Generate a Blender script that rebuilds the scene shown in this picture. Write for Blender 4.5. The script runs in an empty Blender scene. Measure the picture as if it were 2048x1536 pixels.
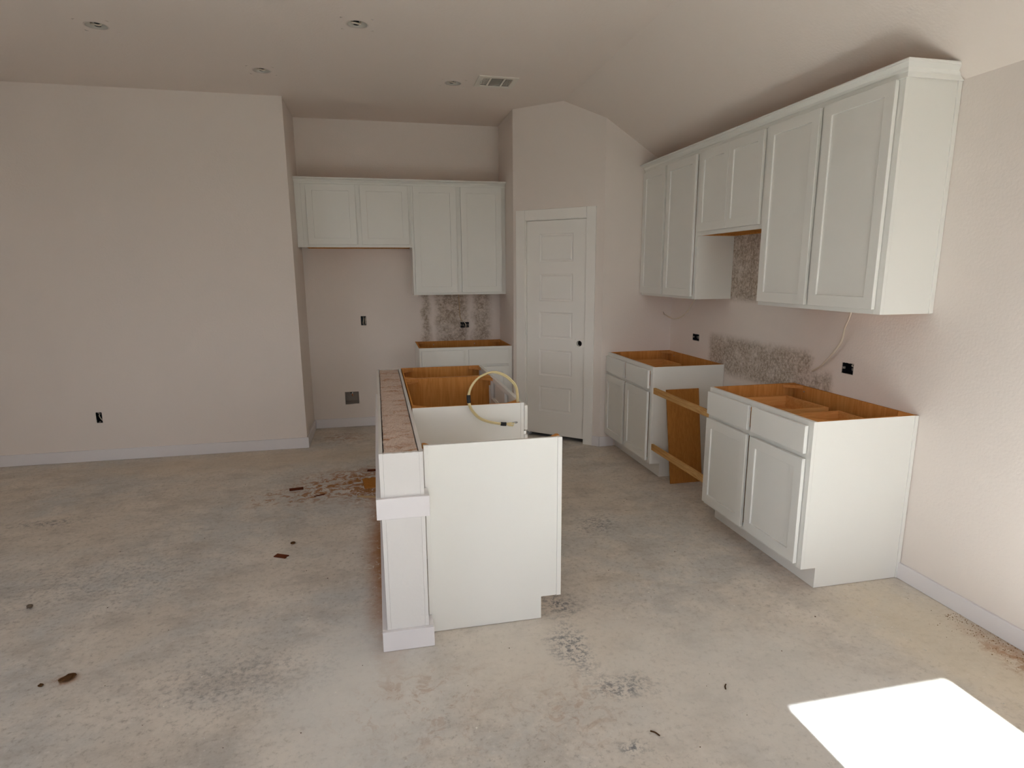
import bpy, bmesh, math, random
from mathutils import Vector, Matrix
random.seed(7)
SC = bpy.context.scene
COL = SC.collection
PI = math.pi

# ------------------------------------------------------------------ camera
YAW, PITCH, ROLL = (math.radians(a) for a in (12.5554, -11.4772, -0.3073))
FPX, CPX, CPY = 1222.39, 1028.82, 791.92
fw = Vector((math.sin(YAW)*math.cos(PITCH), math.cos(YAW)*math.cos(PITCH), math.sin(PITCH)))
rt = Vector((math.cos(YAW), -math.sin(YAW), 0)); up = rt.cross(fw)
r2 = rt*math.cos(ROLL) + up*math.sin(ROLL); u2 = -rt*math.sin(ROLL) + up*math.cos(ROLL)
cam_d = bpy.data.cameras.new('camera'); cam = bpy.data.objects.new('camera', cam_d); COL.objects.link(cam)
cam.matrix_world = Matrix(((r2.x, u2.x, -fw.x, -2.5841), (r2.y, u2.y, -fw.y, -2.4297), (r2.z, u2.z, -fw.z, 1.5701), (0, 0, 0, 1)))
cam_d.sensor_fit = 'HORIZONTAL'; cam_d.sensor_width = 36; cam_d.lens = FPX*36/2048
cam_d.shift_x = (1024-CPX)/2048; cam_d.shift_y = (CPY-768)/2048
cam_d.clip_start = 0.05
SC.camera = cam

# ------------------------------------------------------------------ sky, sun, exposure
SUN_EL = math.radians(36)
world = bpy.data.worlds.new('sky'); SC.world = world; world.use_nodes = True
wn = world.node_tree.nodes; wl = world.node_tree.links
SKY = 2.2
tc = wn.new('ShaderNodeTexCoord'); sx = wn.new('ShaderNodeSeparateXYZ'); wl.new(tc.outputs['Generated'], sx.inputs[0])
rp = wn.new('ShaderNodeValToRGB'); wl.new(sx.outputs[2], rp.inputs[0])
rp.color_ramp.elements[0].position = 0.0; rp.color_ramp.elements[0].color = (.92, .96, 1.0, 1)      # hazy horizon
rp.color_ramp.elements[1].position = 0.7; rp.color_ramp.elements[1].color = (.45, .62, .92, 1)      # zenith
wl.new(rp.outputs[0], wn['Background'].inputs[0]); wn['Background'].inputs[1].default_value = SKY
sun_d = bpy.data.lights.new('sun', 'SUN'); sun_d.energy = 21.0; sun_d.angle = math.radians(0.53); sun_d.color = (0.84, 0.945, 1.0)
sun = bpy.data.objects.new('sun', sun_d); COL.objects.link(sun)
sun.rotation_euler = (PI/2 - SUN_EL, 0, 0)          # shines towards +Y and down
vs = SC.view_settings
SC.display_settings.display_device = 'sRGB'
vs.view_transform = 'Standard'; vs.look = 'None'; vs.gamma = 1; vs.use_curve_mapping = False
vs.exposure = 1.24
SC.cycles.use_denoising = True
SC.cycles.max_bounces = 10; SC.cycles.diffuse_bounces = 8; SC.cycles.glossy_bounces = 2
SC.cycles.sample_clamp_indirect = 0
SC.cycles.use_adaptive_sampling = True; SC.cycles.adaptive_threshold = 0.05
SC.cycles.caustics_reflective = False; SC.cycles.caustics_refractive = False
SC.cycles.use_light_tree = False
SC.cycles.denoising_prefilter = 'ACCURATE'

# ------------------------------------------------------------------ measured layout (metres)
HB, TH, DB, TK = 0.8662, 0.1105, 0.5912, 0.085      # base cabinet height, toe height, depth, toe depth
YA1, YB0, YB1, YP = 0.9352, 1.7512, 2.6624, 2.6663
DU, ZB, ZC, ZCB, ZH, DC = 0.2944, 1.3644, 2.4462, 2.4024, 1.8185, 0.350
YU1, YU2 = 0.9509, 1.7274
XP1, YP1, XP2 = -1.3128, 3.2924, -0.6563
YBK, XL, YL, H, XC, HR = 3.9721, -3.262, 3.2603, 2.9943, -0.9443, 2.3932
YFB, XF0, XF1, YFU, ZFB, ZFH, XFH, ZFC = 3.3599, -2.212, -1.3166, 3.6433, 1.3533, 1.8022, -2.2243, 2.4172
XI0, XI1, YI0, YI1, ZI, XIE, YI2, YIW, YID = -2.6049, -2.4303, 0.0447, 2.1837, 0.8637, -1.8193, 0.7625, -0.0349, 1.70
XW, YW = -7.0, -3.6                                  # far left wall, wall behind the camera

# ------------------------------------------------------------------ materials
def lin(r, g, b):
    return tuple(((c/255)/12.92 if c/255 <= .04045 else ((c/255+.055)/1.055)**2.4) for c in (r, g, b)) + (1,)

class NT:
    def __init__(s, name, rough=.6, spec=.3, matte=False):
        s.m = bpy.data.materials.new(name); s.m.use_nodes = True
        s.t = s.m.node_tree; s.n = s.t.nodes; s.b = s.n['Principled BSDF']
        if matte:                                     # plain diffuse for chalky surfaces
            s.n.remove(s.b); s.b = s.n.new('ShaderNodeBsdfDiffuse'); s.t.links.new(s.b.outputs[0], s.n['Material Output'].inputs[0])
        else:
            s.b.inputs['Roughness'].default_value = rough; s.b.inputs['Specular IOR Level'].default_value = spec
        s.co = s.n.new('ShaderNodeTexCoord').outputs['Object']
    def set(s, sock, v):
        if isinstance(v, bpy.types.NodeSocket): s.t.links.new(v, sock)
        else: sock.default_value = v
    def math(s, op, a, b=0.0, c=0.0, clamp=False):
        n = s.n.new('ShaderNodeMath'); n.operation = op; n.use_clamp = clamp
        s.set(n.inputs[0], a); s.set(n.inputs[1], b); s.set(n.inputs[2], c); return n.outputs[0]
    def vmath(s, op, a, b):
        n = s.n.new('ShaderNodeVectorMath'); n.operation = op; s.set(n.inputs[0], a); s.set(n.inputs[1], b)
        return n.outputs['Value'] if op == 'LENGTH' else n.outputs[0]
    def noise(s, scale, detail=4, rough=.5, vec=None, dist=0.0, col=False):
        n = s.n.new('ShaderNodeTexNoise'); s.set(n.inputs['Vector'], vec if vec is not None else s.co)
        n.inputs['Scale'].default_value = scale; n.inputs['Detail'].default_value = detail
        n.inputs['Roughness'].default_value = rough; n.inputs['Distortion'].default_value = dist
        return n.outputs['Color' if col else 'Fac']
    def voro(s, scale, vec=None, feature='F1', rnd=1.0):
        n = s.n.new('ShaderNodeTexVoronoi'); n.feature = feature; s.set(n.inputs['Vector'], vec if vec is not None else s.co)
        n.inputs['Scale'].default_value = scale; n.inputs['Randomness'].default_value = rnd; return n.outputs['Distance']
    def remap(s, v, a, b, c=0.0, d=1.0):
        n = s.n.new('ShaderNodeMapRange'); n.interpolation_type = 'SMOOTHSTEP'; s.set(n.inputs[0], v)
        for i, x in enumerate((a, b, c, d)): n.inputs[i+1].default_value = x
        return n.outputs[0]
    def mix(s, f, a, b):
        n = s.n.new('ShaderNodeMix'); n.data_type = 'RGBA'; s.set(n.inputs[0], f); s.set(n.inputs[6], a); s.set(n.inputs[7], b); return n.outputs[2]
    def scale(s, v, vec=None):
        return s.vmath('MULTIPLY', vec if vec is not None else s.co, v)
    def sep(s, vec=None):
        n = s.n.new('ShaderNodeSeparateXYZ'); s.set(n.inputs[0], vec if vec is not None else s.co); return n.outputs
    def blob(s, cx, cy, rx, ry, warp=None, amt=.5, soft=.6):
        d = s.vmath('LENGTH', s.vmath('DIVIDE', s.vmath('SUBTRACT', s.co, (cx, cy, 0)), (rx, ry, 1e3)), (0, 0, 0))
        if warp is not None: d = s.math('ADD', d, s.math('MULTIPLY', s.math('SUBTRACT', warp, .5), amt*2))
        return s.remap(d, 1.0, 1.0-soft)
    def band(s, v, a, b, soft=.03):
        return s.math('MULTIPLY', s.remap(v, a-soft, a+soft), s.remap(v, b+soft, b-soft))
    def bump(s, h, strength=.2, dist=.002):
        n = s.n.new('ShaderNodeBump'); n.inputs['Strength'].default_value = strength; n.inputs['Distance'].default_value = dist
        s.set(n.inputs['Height'], h); s.t.links.new(n.outputs[0], s.b.inputs['Normal'])
    def color(s, c): s.set(s.b.inputs[0], c)

M = {}
def plain(name, rgb, rough=.5, spec=.3, metal=0.0, var=0.0):
    k = NT(name, rough, spec, rough >= .75); c = lin(*rgb)
    if var: k.color(k.mix(k.math('MULTIPLY', k.noise(9, 5, .6), var*2), c, tuple(x*.6 for x in c[:3])+(1,)))
    else: k.color(c)
    if metal: k.b.inputs['Metallic'].default_value = metal
    M[name] = k.m
    return k.m

WALL = (229, 220, 213)
def wall_mat(name, rgb=WALL, patches=None):
    k = NT(name, matte=True)
    base = lin(*rgb)
    peel = k.noise(75, 1, .5)
    if patches:
        xyz = k.sep(); mask = None; wn_ = k.noise(9, 3, .7)
        for (ax, a0, a1, z0, z1, soft) in patches:
            wob = k.math('ADD', xyz[ax], k.math('MULTIPLY', k.math('SUBTRACT', wn_, .5), .12))
            m = k.math('MULTIPLY', k.band(wob, a0, a1, soft), k.band(xyz[2], z0, z1, soft))
            mask = m if mask is None else k.math('MAXIMUM', mask, m)
        dabs = k.remap(k.voro(70), .25, .6)
        spk = k.remap(k.noise(48, 3, .75), .40, .58)
        raw = k.mix(spk, lin(168, 154, 140), lin(210, 199, 187))
        raw = k.mix(k.math('MULTIPLY', dabs, .35), raw, lin(142, 128, 114))
        f = k.math('MULTIPLY', mask, k.remap(wn_, .3, .55, .45, 1.0))
        base = k.mix(f, base, raw)
    k.color(base); k.bump(peel, .35, .0025)
    M[name] = k.m
    return k.m
wall_mat('wall_paint')
wall_mat('drywall_paint', (221, 218, 215))
wall_mat('ceiling_paint', (231, 221, 213))
wall_mat('alcove_paint', WALL, [(0, -2.13, -2.05, .85, 1.37, .03), (0, -1.98, -1.66, .80, 1.37, .04), (0, -1.60, -1.42, .85, 1.37, .05)])
wall_mat('range_paint', WALL, [(1, 1.02, 1.75, 1.36, 1.86, .03), (1, .80, 1.98, .80, 1.075, .04), (1, .62, .85, .80, .97, .05)])
def white(name, rgb, rough=.4):
    k = NT(name, rough, .4)
    k.color(lin(*rgb))
    M[name] = k.m
white('cabinet_white', (230, 229, 224), .38)
white('trim_white', (226, 222, 223), .45)
white('door_white', (240, 237, 232), .45)
def wood(name, a, b, axis=2, rough=.45, ring=26):
    k = NT(name, matte=True)
    st = [14.0, 14.0, 14.0]; st[axis] = 1.1
    g = k.noise(ring/8, 4, .65, k.scale(tuple(st)), 1.2); g2 = k.noise(ring, 1, .6, k.scale(tuple(x if x > 2 else .6 for x in st)))
    f = k.math('ADD', k.math('MULTIPLY', k.remap(g, .3, .7), .7), k.math('MULTIPLY', g2, .3))
    k.color(k.mix(f, lin(*a), lin(*b))); M[name] = k.m
wood('maple_interior', (214, 154, 90), (188, 126, 66))
wood('maple_drawer', (228, 176, 114), (208, 152, 92), 1)
wood('maple_block', (208, 150, 92), (186, 126, 70), 0)
wood('pine', (222, 182, 124), (182, 134, 80), 1, ring=18)
wood('fibreboard', (186, 128, 68), (164, 108, 54), 2, .55)
wood('chip_brown', (112, 62, 42), (84, 44, 30), 0)
wood('cut_edge', (200, 172, 134), (176, 146, 108), 0)
plain('black_plastic', (26, 28, 32), .5)
plain('dark_void', (22, 20, 18), .9)
plain('tape_black', (30, 29, 30), .35)
plain('cable_white', (226, 214, 196), .45, var=.2)
plain('cable_tan', (206, 180, 146), .5, var=.2)
plain('cable_yellow', (228, 210, 158), .35, .5, var=.25)
plain('copper', (190, 120, 80), .4, metal=1)
plain('steel', (190, 188, 184), .35, metal=1)
plain('grey_steel', (150, 147, 142), .5, metal=.6)
plain('grey_putty', (150, 142, 134), .8, var=.2)
plain('vent_white', (226, 220, 210), .5)
plain('vent_dark', (70, 70, 70), .8)
plain('gypsum', (224, 214, 206), .9, .1, var=.15)
plain('pebble', (120, 106, 92), .9, var=.5)
plain('dirt', (98, 70, 46), .95, var=.4)
plain('sawdust', (158, 122, 84), .95, var=.4)
plain('crumb', (226, 220, 210), .9)
plain('ground', (84, 88, 78), .95, var=.3)
plain('roof', (214, 206, 198), .8)

# concrete slab, dusty
k = NT('concrete', matte=True)
big = k.noise(.9, 4, .62); mid = k.noise(3.2, 5, .72, dist=.4); fine = k.noise(38, 4, .78); strk = k.noise(2.4, 5, .72, k.scale((1.5, 2.2, 1)))
c = k.mix(k.remap(big, .38, .60), lin(214, 203, 190), lin(201, 198, 193))
c = k.mix(k.remap(mid, .42, .66, 0, .65), c, lin(226, 216, 204))
c = k.mix(k.remap(strk, .44, .68, 0, .5), c, lin(176, 167, 157))
c = k.mix(k.remap(fine, .50, .72, 0, .65), c, lin(156, 146, 135))
c = k.mix(k.remap(fine, .44, .28, 0, .5), c, lin(232, 225, 216))
w1 = k.noise(5, 5, .75); w2 = k.noise(14, 4, .75, dist=1.0); w3 = fine
# pale scraped mortar beside the island end, paler strip by the right wall
for (cx, cy, rx, ry, col, am) in ((-2.75, -.25, .42, .75, (224, 220, 214), .75), (-.25, -.55, .5, .9, (218, 204, 180), .6),
                                  (-2.0, -.2, .75, .5, (218, 210, 199), .6), (-1.2, -.6, .9, .8, (220, 217, 211), .55), (-3.6, 2.95, 2.4, .4, (208, 192, 172), .5)):
    c = k.mix(k.math('MULTIPLY', k.blob(cx, cy, rx, ry, w1, .5, .8), am), c, lin(*col))
# blue-grey damp looking stains
for (cx, cy, rx, ry, am) in ((-1.80, .14, .16, .16, .9), (-1.84, -.20, .13, .30, .85), (-1.72, -.48, .2, .10, .8), (-1.81, -.78, .07, .05, .9), (-4.72, 1.83, .30, .09, .7),
                             (-1.29, .99, .20, .2, .55), (-3.2, -.1, .5, .3, .3), (-4.1, .9, .8, .5, .25)):
    f = k.math('MULTIPLY', k.blob(cx, cy, rx, ry, w1, .8, .95), k.remap(w3, .44, .60))
    c = k.mix(k.math('MULTIPLY', f, am), c, lin(118, 119, 122))
# sawdust swept up against the island and along the right wall
for (cx, cy, rx, ry, am, thr) in ((-2.60, 1.0, .15, 1.45, .95, .30), (-2.66, 2.1, .34, .60, 1.0, .42), (-2.93, 2.15, .52, .50, .95, .45), (-3.3, 1.95, .45, .25, .75, .50),
                                  (-.03, -1.05, .16, .75, .8, .36), (-.10, -.75, .12, .35, .55, .45), (-2.55, -.35, .3, .2, .15, .5), (-2.45, -.45, .5, .35, .25, .52),
                                  (-2.95, 3.55, .3, .3, .5, .45), (-3.86, .05, .07, .05, .9, .40), (-1.95, -.55, .25, .3, .3, .5)):
    f = k.math('MULTIPLY', k.blob(cx, cy, rx, ry, w1, .4, .85), k.remap(w2, thr, thr+.12))
    c = k.mix(k.math('MULTIPLY', f, am), c, lin(160, 112, 70))
# flecks of paint and texture mud
fl = k.remap(k.voro(26), .13, .07); fl = k.math('MULTIPLY', fl, k.remap(mid, .46, .58))
c = k.mix(k.math('MULTIPLY', fl, .6), c, lin(226, 218, 208))
k.color(c)
M['concrete'] = k.m
# raw top of the half wall: sawdust and joint mud smeared over the plate
k = NT('plate_top', matte=True)
sm = k.noise(6, 6, .75, k.scale((1, 2.2, 1)), .4); gr = k.noise(150, 3, .7)
c = k.mix(k.remap(sm, .48, .68), lin(214, 196, 184), lin(176, 130, 94))
c = k.mix(k.remap(gr, .5, .68, 0, .6), c, lin(140, 108, 88))
c = k.mix(k.remap(k.noise(90, 2, .6), .55, .7, 0, .7), c, lin(232, 214, 204))
k.color(c); k.bump(gr, .6, .003); M['plate_top'] = k.m

# ------------------------------------------------------------------ helpers
def BM(): return bmesh.new()
def box(bm, x0, x1, y0, y1, z0, z1, mi=0, faces=None):
    """axis box; faces maps '-x','+x','-y','+y','-z','+z' to another material index"""
    v = [bm.verts.new((x, y, z)) for x in (x0, x1) for y in (y0, y1) for z in (z0, z1)]
    q = {'-x': (0, 1, 3, 2), '+x': (4, 6, 7, 5), '-y': (0, 4, 5, 1), '+y': (2, 3, 7, 6), '-z': (0, 2, 6, 4), '+z': (1, 5, 7, 3)}
    for n, ix in q.items():
        f = bm.faces.new([v[i] for i in ix]); f.material_index = (faces or {}).get(n, mi)
    return v
def prism(bm, pts, axis, a, b, mi=0):
    """closed polygon pts (two coords in axis order) extruded along axis from a to b"""
    def P(p, t):
        l = list(p); l.insert(axis, t); return l
    A = [bm.verts.new(P(p, a)) for p in pts]; B = [bm.verts.new(P(p, b)) for p in pts]
    n = len(pts)
    for i in range(n):
        f = bm.faces.new((A[i], A[(i+1) % n], B[(i+1) % n], B[i])); f.material_index = mi
    bm.faces.new(A[::-1]).material_index = mi; bm.faces.new(B).material_index = mi
    bmesh.ops.recalc_face_normals(bm, faces=bm.faces)
def tube(bm, pts, r, seg=8, cap=True, sub=6):
    P = [Vector(p) for p in pts]
    if sub > 1 and len(P) > 2:
        Q = []
        for i in range(len(P)-1):
            a, b, c, d = P[max(i-1, 0)], P[i], P[i+1], P[min(i+2, len(P)-1)]
            for j in range(sub):
                t = j/sub
                Q.append(.5*((2*b)+(c-a)*t+(2*a-5*b+4*c-d)*t*t+(3*b-a-3*c+d)*t**3))
        P = Q+[P[-1]]
    rings = []; n = None
    for i, p in enumerate(P):
        t = (P[min(i+1, len(P)-1)]-P[max(i-1, 0)]).normalized()
        if n is None: n = t.orthogonal().normalized()
        else: n = (n-t*n.dot(t)).normalized()
        b = t.cross(n)
        rr = r(i/(len(P)-1)) if callable(r) else r
        rings.append([bm.verts.new(p+(n*math.cos(2*PI*j/seg)+b*math.sin(2*PI*j/seg))*rr) for j in range(seg)])
    for A, B in zip(rings, rings[1:]):
        for j in range(seg):
            f = bm.faces.new((A[j], A[(j+1) % seg], B[(j+1) % seg], B[j])); f.smooth = True
    if cap: bm.faces.new(rings[0][::-1]); bm.faces.new(rings[-1])
def plate(u0, u1, v0, v1, rects=(), rounds=(), to3=None, top=None, ku=(), seg=28):
    """flat sheet with rectangular and round openings; top(u) gives a raked upper edge"""
    bm = BM(); cache = {}
    def V(u, v):
        key = (round(u, 5), round(v, 5))
        if key not in cache: cache[key] = bm.verts.new(to3(u, v))
        return cache[key]
    us = sorted({round(x, 5) for x in [u0, u1, *ku]+[a for h in rects for a in h[:2]]+[a for c in rounds for a in (c[0]-c[2]*1.5, c[0]+c[2]*1.5)]})
    vs_ = sorted({round(x, 5) for x in [v0, v1]+[a for h in rects for a in h[2:]]+[a for c in rounds for a in (c[1]-c[2]*1.5, c[1]+c[2]*1.5)]})
    for i in range(len(us)-1):
        for j in range(len(vs_)-1):
            a, b, c, d = us[i], us[i+1], vs_[j], vs_[j+1]; mu, mv = (a+b)/2, (c+d)/2
            if any(h[0] < mu < h[1] and h[2] < mv < h[3] for h in rects): continue
            if any(abs(mu-o[0]) < o[2]*1.5 and abs(mv-o[1]) < o[2]*1.5 for o in rounds): continue
            if top and j == len(vs_)-2: bm.faces.new((V(a, c), V(b, c), V(b, top(b)), V(a, top(a))))
            else: bm.faces.new((V(a, c), V(b, c), V(b, d), V(a, d)))
    for (cu, cv, r) in rounds:
        s = r*1.5
        A = []; B = []
        for q in range(seg):
            t = 2*PI*q/seg; x, y = math.cos(t), math.sin(t); m = max(abs(x), abs(y))
            A.append(V(cu+r*x, cv+r*y)); B.append(V(cu+s*x/m, cv+s*y/m))
        for q in range(seg): bm.faces.new((A[q], B[q], B[(q+1) % seg], A[(q+1) % seg]))
    bmesh.ops.recalc_face_normals(bm, faces=bm.faces)
    return bm
def obj(name, bm, mats, parent=None, loc=(0, 0, 0), rot=(0, 0, 0), bevel=0, solid=None, face=None):
    """link a bmesh as one object. face: vector the first face must look along. solid: thickness laid behind the sheet"""
    if face is not None:
        bm.faces.ensure_lookup_table(); bm.normal_update()
        if bm.faces[0].normal.dot(Vector(face)) < 0: bmesh.ops.reverse_faces(bm, faces=bm.faces)
    me = bpy.data.meshes.new(name); bm.to_mesh(me); bm.free()
    return link(name, me, mats, parent, loc, rot, bevel, solid)
def link(name, me, mats=None, parent=None, loc=(0, 0, 0), rot=(0, 0, 0), bevel=0, solid=None):
    o = bpy.data.objects.new(name, me); COL.objects.link(o)
    if mats is not None and not me.materials:
        for m in ([mats] if isinstance(mats, str) else mats): me.materials.append(M[m])
    o.parent = parent; o.location = loc; o.rotation_euler = rot
    if solid:
        s = o.modifiers.new('thickness', 'SOLIDIFY'); s.thickness = solid; s.offset = -1
    if bevel:
        b = o.modifiers.new('edge', 'BEVEL'); b.width = bevel; b.segments = 2; b.limit_method = 'ANGLE'; b.angle_limit = math.radians(50)
    return o
def tag(o, label, cat=None, group=None, kind=None):
    o['label'] = label
    if cat: o['category'] = cat
    if group: o['group'] = group
    if kind: o['kind'] = kind
    return o
def thing(name, label, cat, loc=(0, 0, 0), rz=0, group=None, kind=None):
    o = bpy.data.objects.new(name, None); COL.objects.link(o); o.location = loc; o.rotation_euler = (0, 0, rz)
    o.empty_display_size = .1
    return tag(o, label, cat, group, kind)
def struct(name, bm, mat, label, cat, solid=None, face=None, parent=None, loc=(0, 0, 0), rot=(0, 0, 0), bevel=0):
    o = obj(name, bm, mat, parent, loc, rot, bevel, solid, face)
    return tag(o, label, cat, kind='structure') if parent is None else o

# ------------------------------------------------------------------ room shell
bm = BM(); box(bm, XW-.3, .3, YW-.15, YBK+.3, -.15, 0)
struct('floor', bm, 'concrete', 'bare dusty concrete slab floor with stains and sawdust', 'floor')
CANS = [(-4.105, 1.945), (-2.615, 1.612), (-3.307, 2.610), (-1.926, 2.634)]
VX0, VX1, VY0, VY1 = -1.745, -1.475, 2.41, 2.65
slope = lambda X: H if X <= XC else H+(X-XC)/(0-XC)*(HR-H)
bm = plate(XW-.12, XC, YW-.12, YBK+.12, rects=[(VX0, VX1, VY0, VY1)], rounds=[(x, y, .062) for x, y in CANS], to3=lambda u, v: (u, v, H))
e0 = [v for v in bm.verts if abs(v.co.x-XC) < 1e-4]
e0.sort(key=lambda v: v.co.y)
e1 = [bm.verts.new((.12, v.co.y, slope(.12))) for v in e0]
for i in range(len(e0)-1): bm.faces.new((e0[i], e1[i], e1[i+1], e0[i+1]))
bmesh.ops.recalc_face_normals(bm, faces=bm.faces)
struct('ceiling', bm, 'ceiling_paint', 'painted textured ceiling, flat with a slope down to the right wall', 'ceiling', .14, (0, 0, -1))
OUT_L = (-4.948, -4.900, .330, .424)
struct('wall_left', plate(XW, XL, 0, H, rects=[OUT_L], to3=lambda u, v: (u, YL, v)), 'wall_paint',
       'long blank beige wall left of the refrigerator alcove', 'wall', .12, (0, -1, 0))
struct('wall_alcove_left', plate(YL+.12, YBK, 0, H, to3=lambda u, v: (XL, u, v)), 'wall_paint', 'narrow side wall on the left of the refrigerator alcove', 'wall', .12, (1, 0, 0))
OUT_U = (-2.747, -2.693, 1.046, 1.141); OUT_D = (-1.736, -1.643, .997, 1.058); WBOX = (-2.946, -2.806, .238, .368)
struct('wall_back', plate(XL-.12, .12, 0, H, rects=[OUT_U, OUT_D, WBOX], to3=lambda u, v: (u, YBK, v)), 'alcove_paint',
       'back wall of the alcove with rough unpainted texture above the far base cabinet', 'wall', .12, (0, -1, 0))
struct('wall_alcove_right', plate(YP1+.001, YBK, 0, H, to3=lambda u, v: (XP1, u, v)), 'wall_paint', 'narrow side wall on the right of the alcove beside the pantry', 'wall', .09, (-1, 0, 0))
# pantry wall set at an angle, with the door opening
dg = Vector((XP2-XP1, YP-YP1)); LD = dg.length; dg.normalize(); AD = math.atan2(dg.y, dg.x)
cu = (XC-XP1)/dg.x
topd = lambda u: slope(XP1+dg.x*u)
struct('wall_pantry', plate(0, LD, 0, H, rects=[(.125, .752, -1, 2.035)], ku=[cu], top=topd, to3=lambda u, v: (XP1+dg.x*u, YP1+dg.y*u, v)), 'wall_paint',
       'angled pantry wall holding the white panel door', 'wall', .10, (-1, -1, 0))
struct('wall_end', plate(XP2, .06, 0, H, top=slope, to3=lambda u, v: (u, YP, v)), 'wall_paint', 'short end wall right of the pantry door above the far right base cabinet', 'wall', .10, (0, -1, 0))
OUT_R1 = (2.150, 2.262, 1.000, 1.056); OUT_R2 = (.452, .541, .993, 1.056)
struct('wall_right', plate(YW, YBK, 0, HR+.02, rects=[OUT_R1, OUT_R2], to3=lambda u, v: (0, u, v)), 'range_paint',
       'right wall behind the cabinets with bare texture patches in the range gap', 'wall', .12, (-1, 0, 0))
WLY = (-3.3, -.95, .45, 2.25)  # opening added in the unseen side wall to light faces turned left
struct('wall_far_left', plate(YW, YL, 0, H, rects=[WLY], to3=lambda u, v: (XW, u, v)), 'wall_paint', 'side wall far to the left of the room', 'wall', .12, (1, 0, 0))
# wall behind the camera: a glazed patio door near the right wall and an added opening for daylight
DX0, DX1, DZ0, DZ1 = -1.187, -.472, .18, 2.085
ADDED_WINS = [(-3.5, -2.4, .75, 2.08)]  # added out of view, placed for its sky and bounce light
struct('wall_behind', plate(XW, .12, 0, H, rects=[(DX0, DX1, DZ0, DZ1)]+ADDED_WINS, top=lambda X: slope(X), ku=[XC], to3=lambda u, v: (u, YW+.12, v)), 'wall_paint',
       'wall behind the camera with patio door and windows', 'wall', .12, (0, 1, 0))
def opening(name, x0, x1, z0, z1, bars, label, cat):
    t = thing(name, label, cat, ((x0+x1)/2, YW+.06, z0), kind='structure'); w = (x1-x0)/2; h = z1-z0
    bm = BM()
    for a in ((-w, -w+.012, 0, h), (w-.012, w, 0, h), (-w, w, 0, .012), (-w, w, h-.012, h)): box(bm, a[0], a[1], -.05, .05, a[2], a[3])
    obj('frame', bm, 'trim_white', t)
    for zb in bars:
        bm = BM(); box(bm, -w+.012, w-.012, -.012, .012, zb-z0, zb-z0+.03); obj('rail', bm, 'trim_white', t)
opening('door_2', DX0, DX1, DZ0, DZ1, [], 'glazed patio door behind the camera letting the sun in', 'door')
for i, wv in enumerate(ADDED_WINS): opening('window_%d' % (i+1), *wv, [1.40], 'white window in the wall behind the camera', 'window')
t = thing('window_2', 'wide white window in the side wall far to the left', 'window', (XW-.06, (WLY[0]+WLY[1])/2, WLY[2]), PI/2, kind='structure'); w = (WLY[1]-WLY[0])/2; h = WLY[3]-WLY[2]
bm = BM()
for a in ((-w, -w+.02, 0, h), (w-.02, w, 0, h), (-w+.02, w-.02, 0, .02), (-w+.02, w-.02, h-.02, h)): box(bm, a[0], a[1], -.05, .05, a[2], a[3])
obj('frame', bm, 'trim_white', t)
for xm in (-w/3, w/3):
    bm = BM(); box(bm, xm-.03, xm+.03, -.04, .04, .02, h-.02); obj('mullion', bm, 'trim_white', t)
# outside: ground and an added unseen slab that blocks part of the sun
bm = BM(); box(bm, -45, 40, -45, YW-.151, -.25, -.15); box(bm, -45, XW-.301, YW-.151, 40, -.25, -.15)
struct('ground', bm, 'ground', 'dry bare ground outside around the house', 'ground')
bm = BM(); box(bm, -9, -1.32, -5.1, YW-.13, 2.62, 2.75)
struct('roof_patio', bm, 'roof', 'patio roof outside the windows behind the camera', 'roof')
for (x0, x1, z0, z1) in [(DX0, DX1, DZ0, DZ1)]+ADDED_WINS:
    ld = bpy.data.lights.new('window_portal', 'AREA'); ld.shape = 'RECTANGLE'; ld.size = x1-x0; ld.size_y = z1-z0; ld.cycles.is_portal = True
    lo = bpy.data.objects.new('window_portal', ld); COL.objects.link(lo); lo.location = ((x0+x1)/2, YW-.02, (z0+z1)/2); lo.rotation_euler = (PI/2, 0, 0)

ld = bpy.data.lights.new('window_portal', 'AREA'); ld.shape = 'RECTANGLE'; ld.size = WLY[1]-WLY[0]; ld.size_y = WLY[3]-WLY[2]; ld.cycles.is_portal = True
lo = bpy.data.objects.new('window_portal', ld); COL.objects.link(lo); lo.location = (XW-.14, (WLY[0]+WLY[1])/2, (WLY[2]+WLY[3])/2); lo.rotation_euler = (PI/2, 0, -PI/2)

# baseboards
def bb(name, x0, x1, y0, y1, label, z=.094):
    bm = BM(); box(bm, x0, x1, y0, y1, 0.001, z); struct(name, bm, 'trim_white', label, 'baseboard', bevel=.002)
bb('baseboard_left', XW, XL+.014, YL-.014, YL-.0005, 'long white baseboard along the blank left wall', .098)
bb('baseboard_alcove_left', XL+.0005, XL+.014, YL, YBK-.0005, 'short baseboard on the left side wall of the alcove', .096)
bb('baseboard_alcove', XL+.014, XF0-.02, YBK-.014, YBK-.0005, 'white baseboard at the back of the refrigerator alcove')
bb('baseboard_right', -.0135, -.0005, YW+.13, -.002, 'white baseboard along the right wall in front of the near base cabinet', .086)
bm = BM(); box(bm, 0, LD-.838, -.013, -.0005, .001, .092)
struct('baseboard_pantry', bm, 'trim_white', 'short baseboard piece between pantry door casing and corner', 'baseboard', loc=(XP1+dg.x*.836, YP1+dg.y*.836, 0), rot=(0, 0, AD), bevel=.002)
bb('baseboard_end', XP2-.004, -.53, YP-.013, YP-.0005, 'short baseboard on the end wall beside the far right base cabinet', .092)

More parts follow.
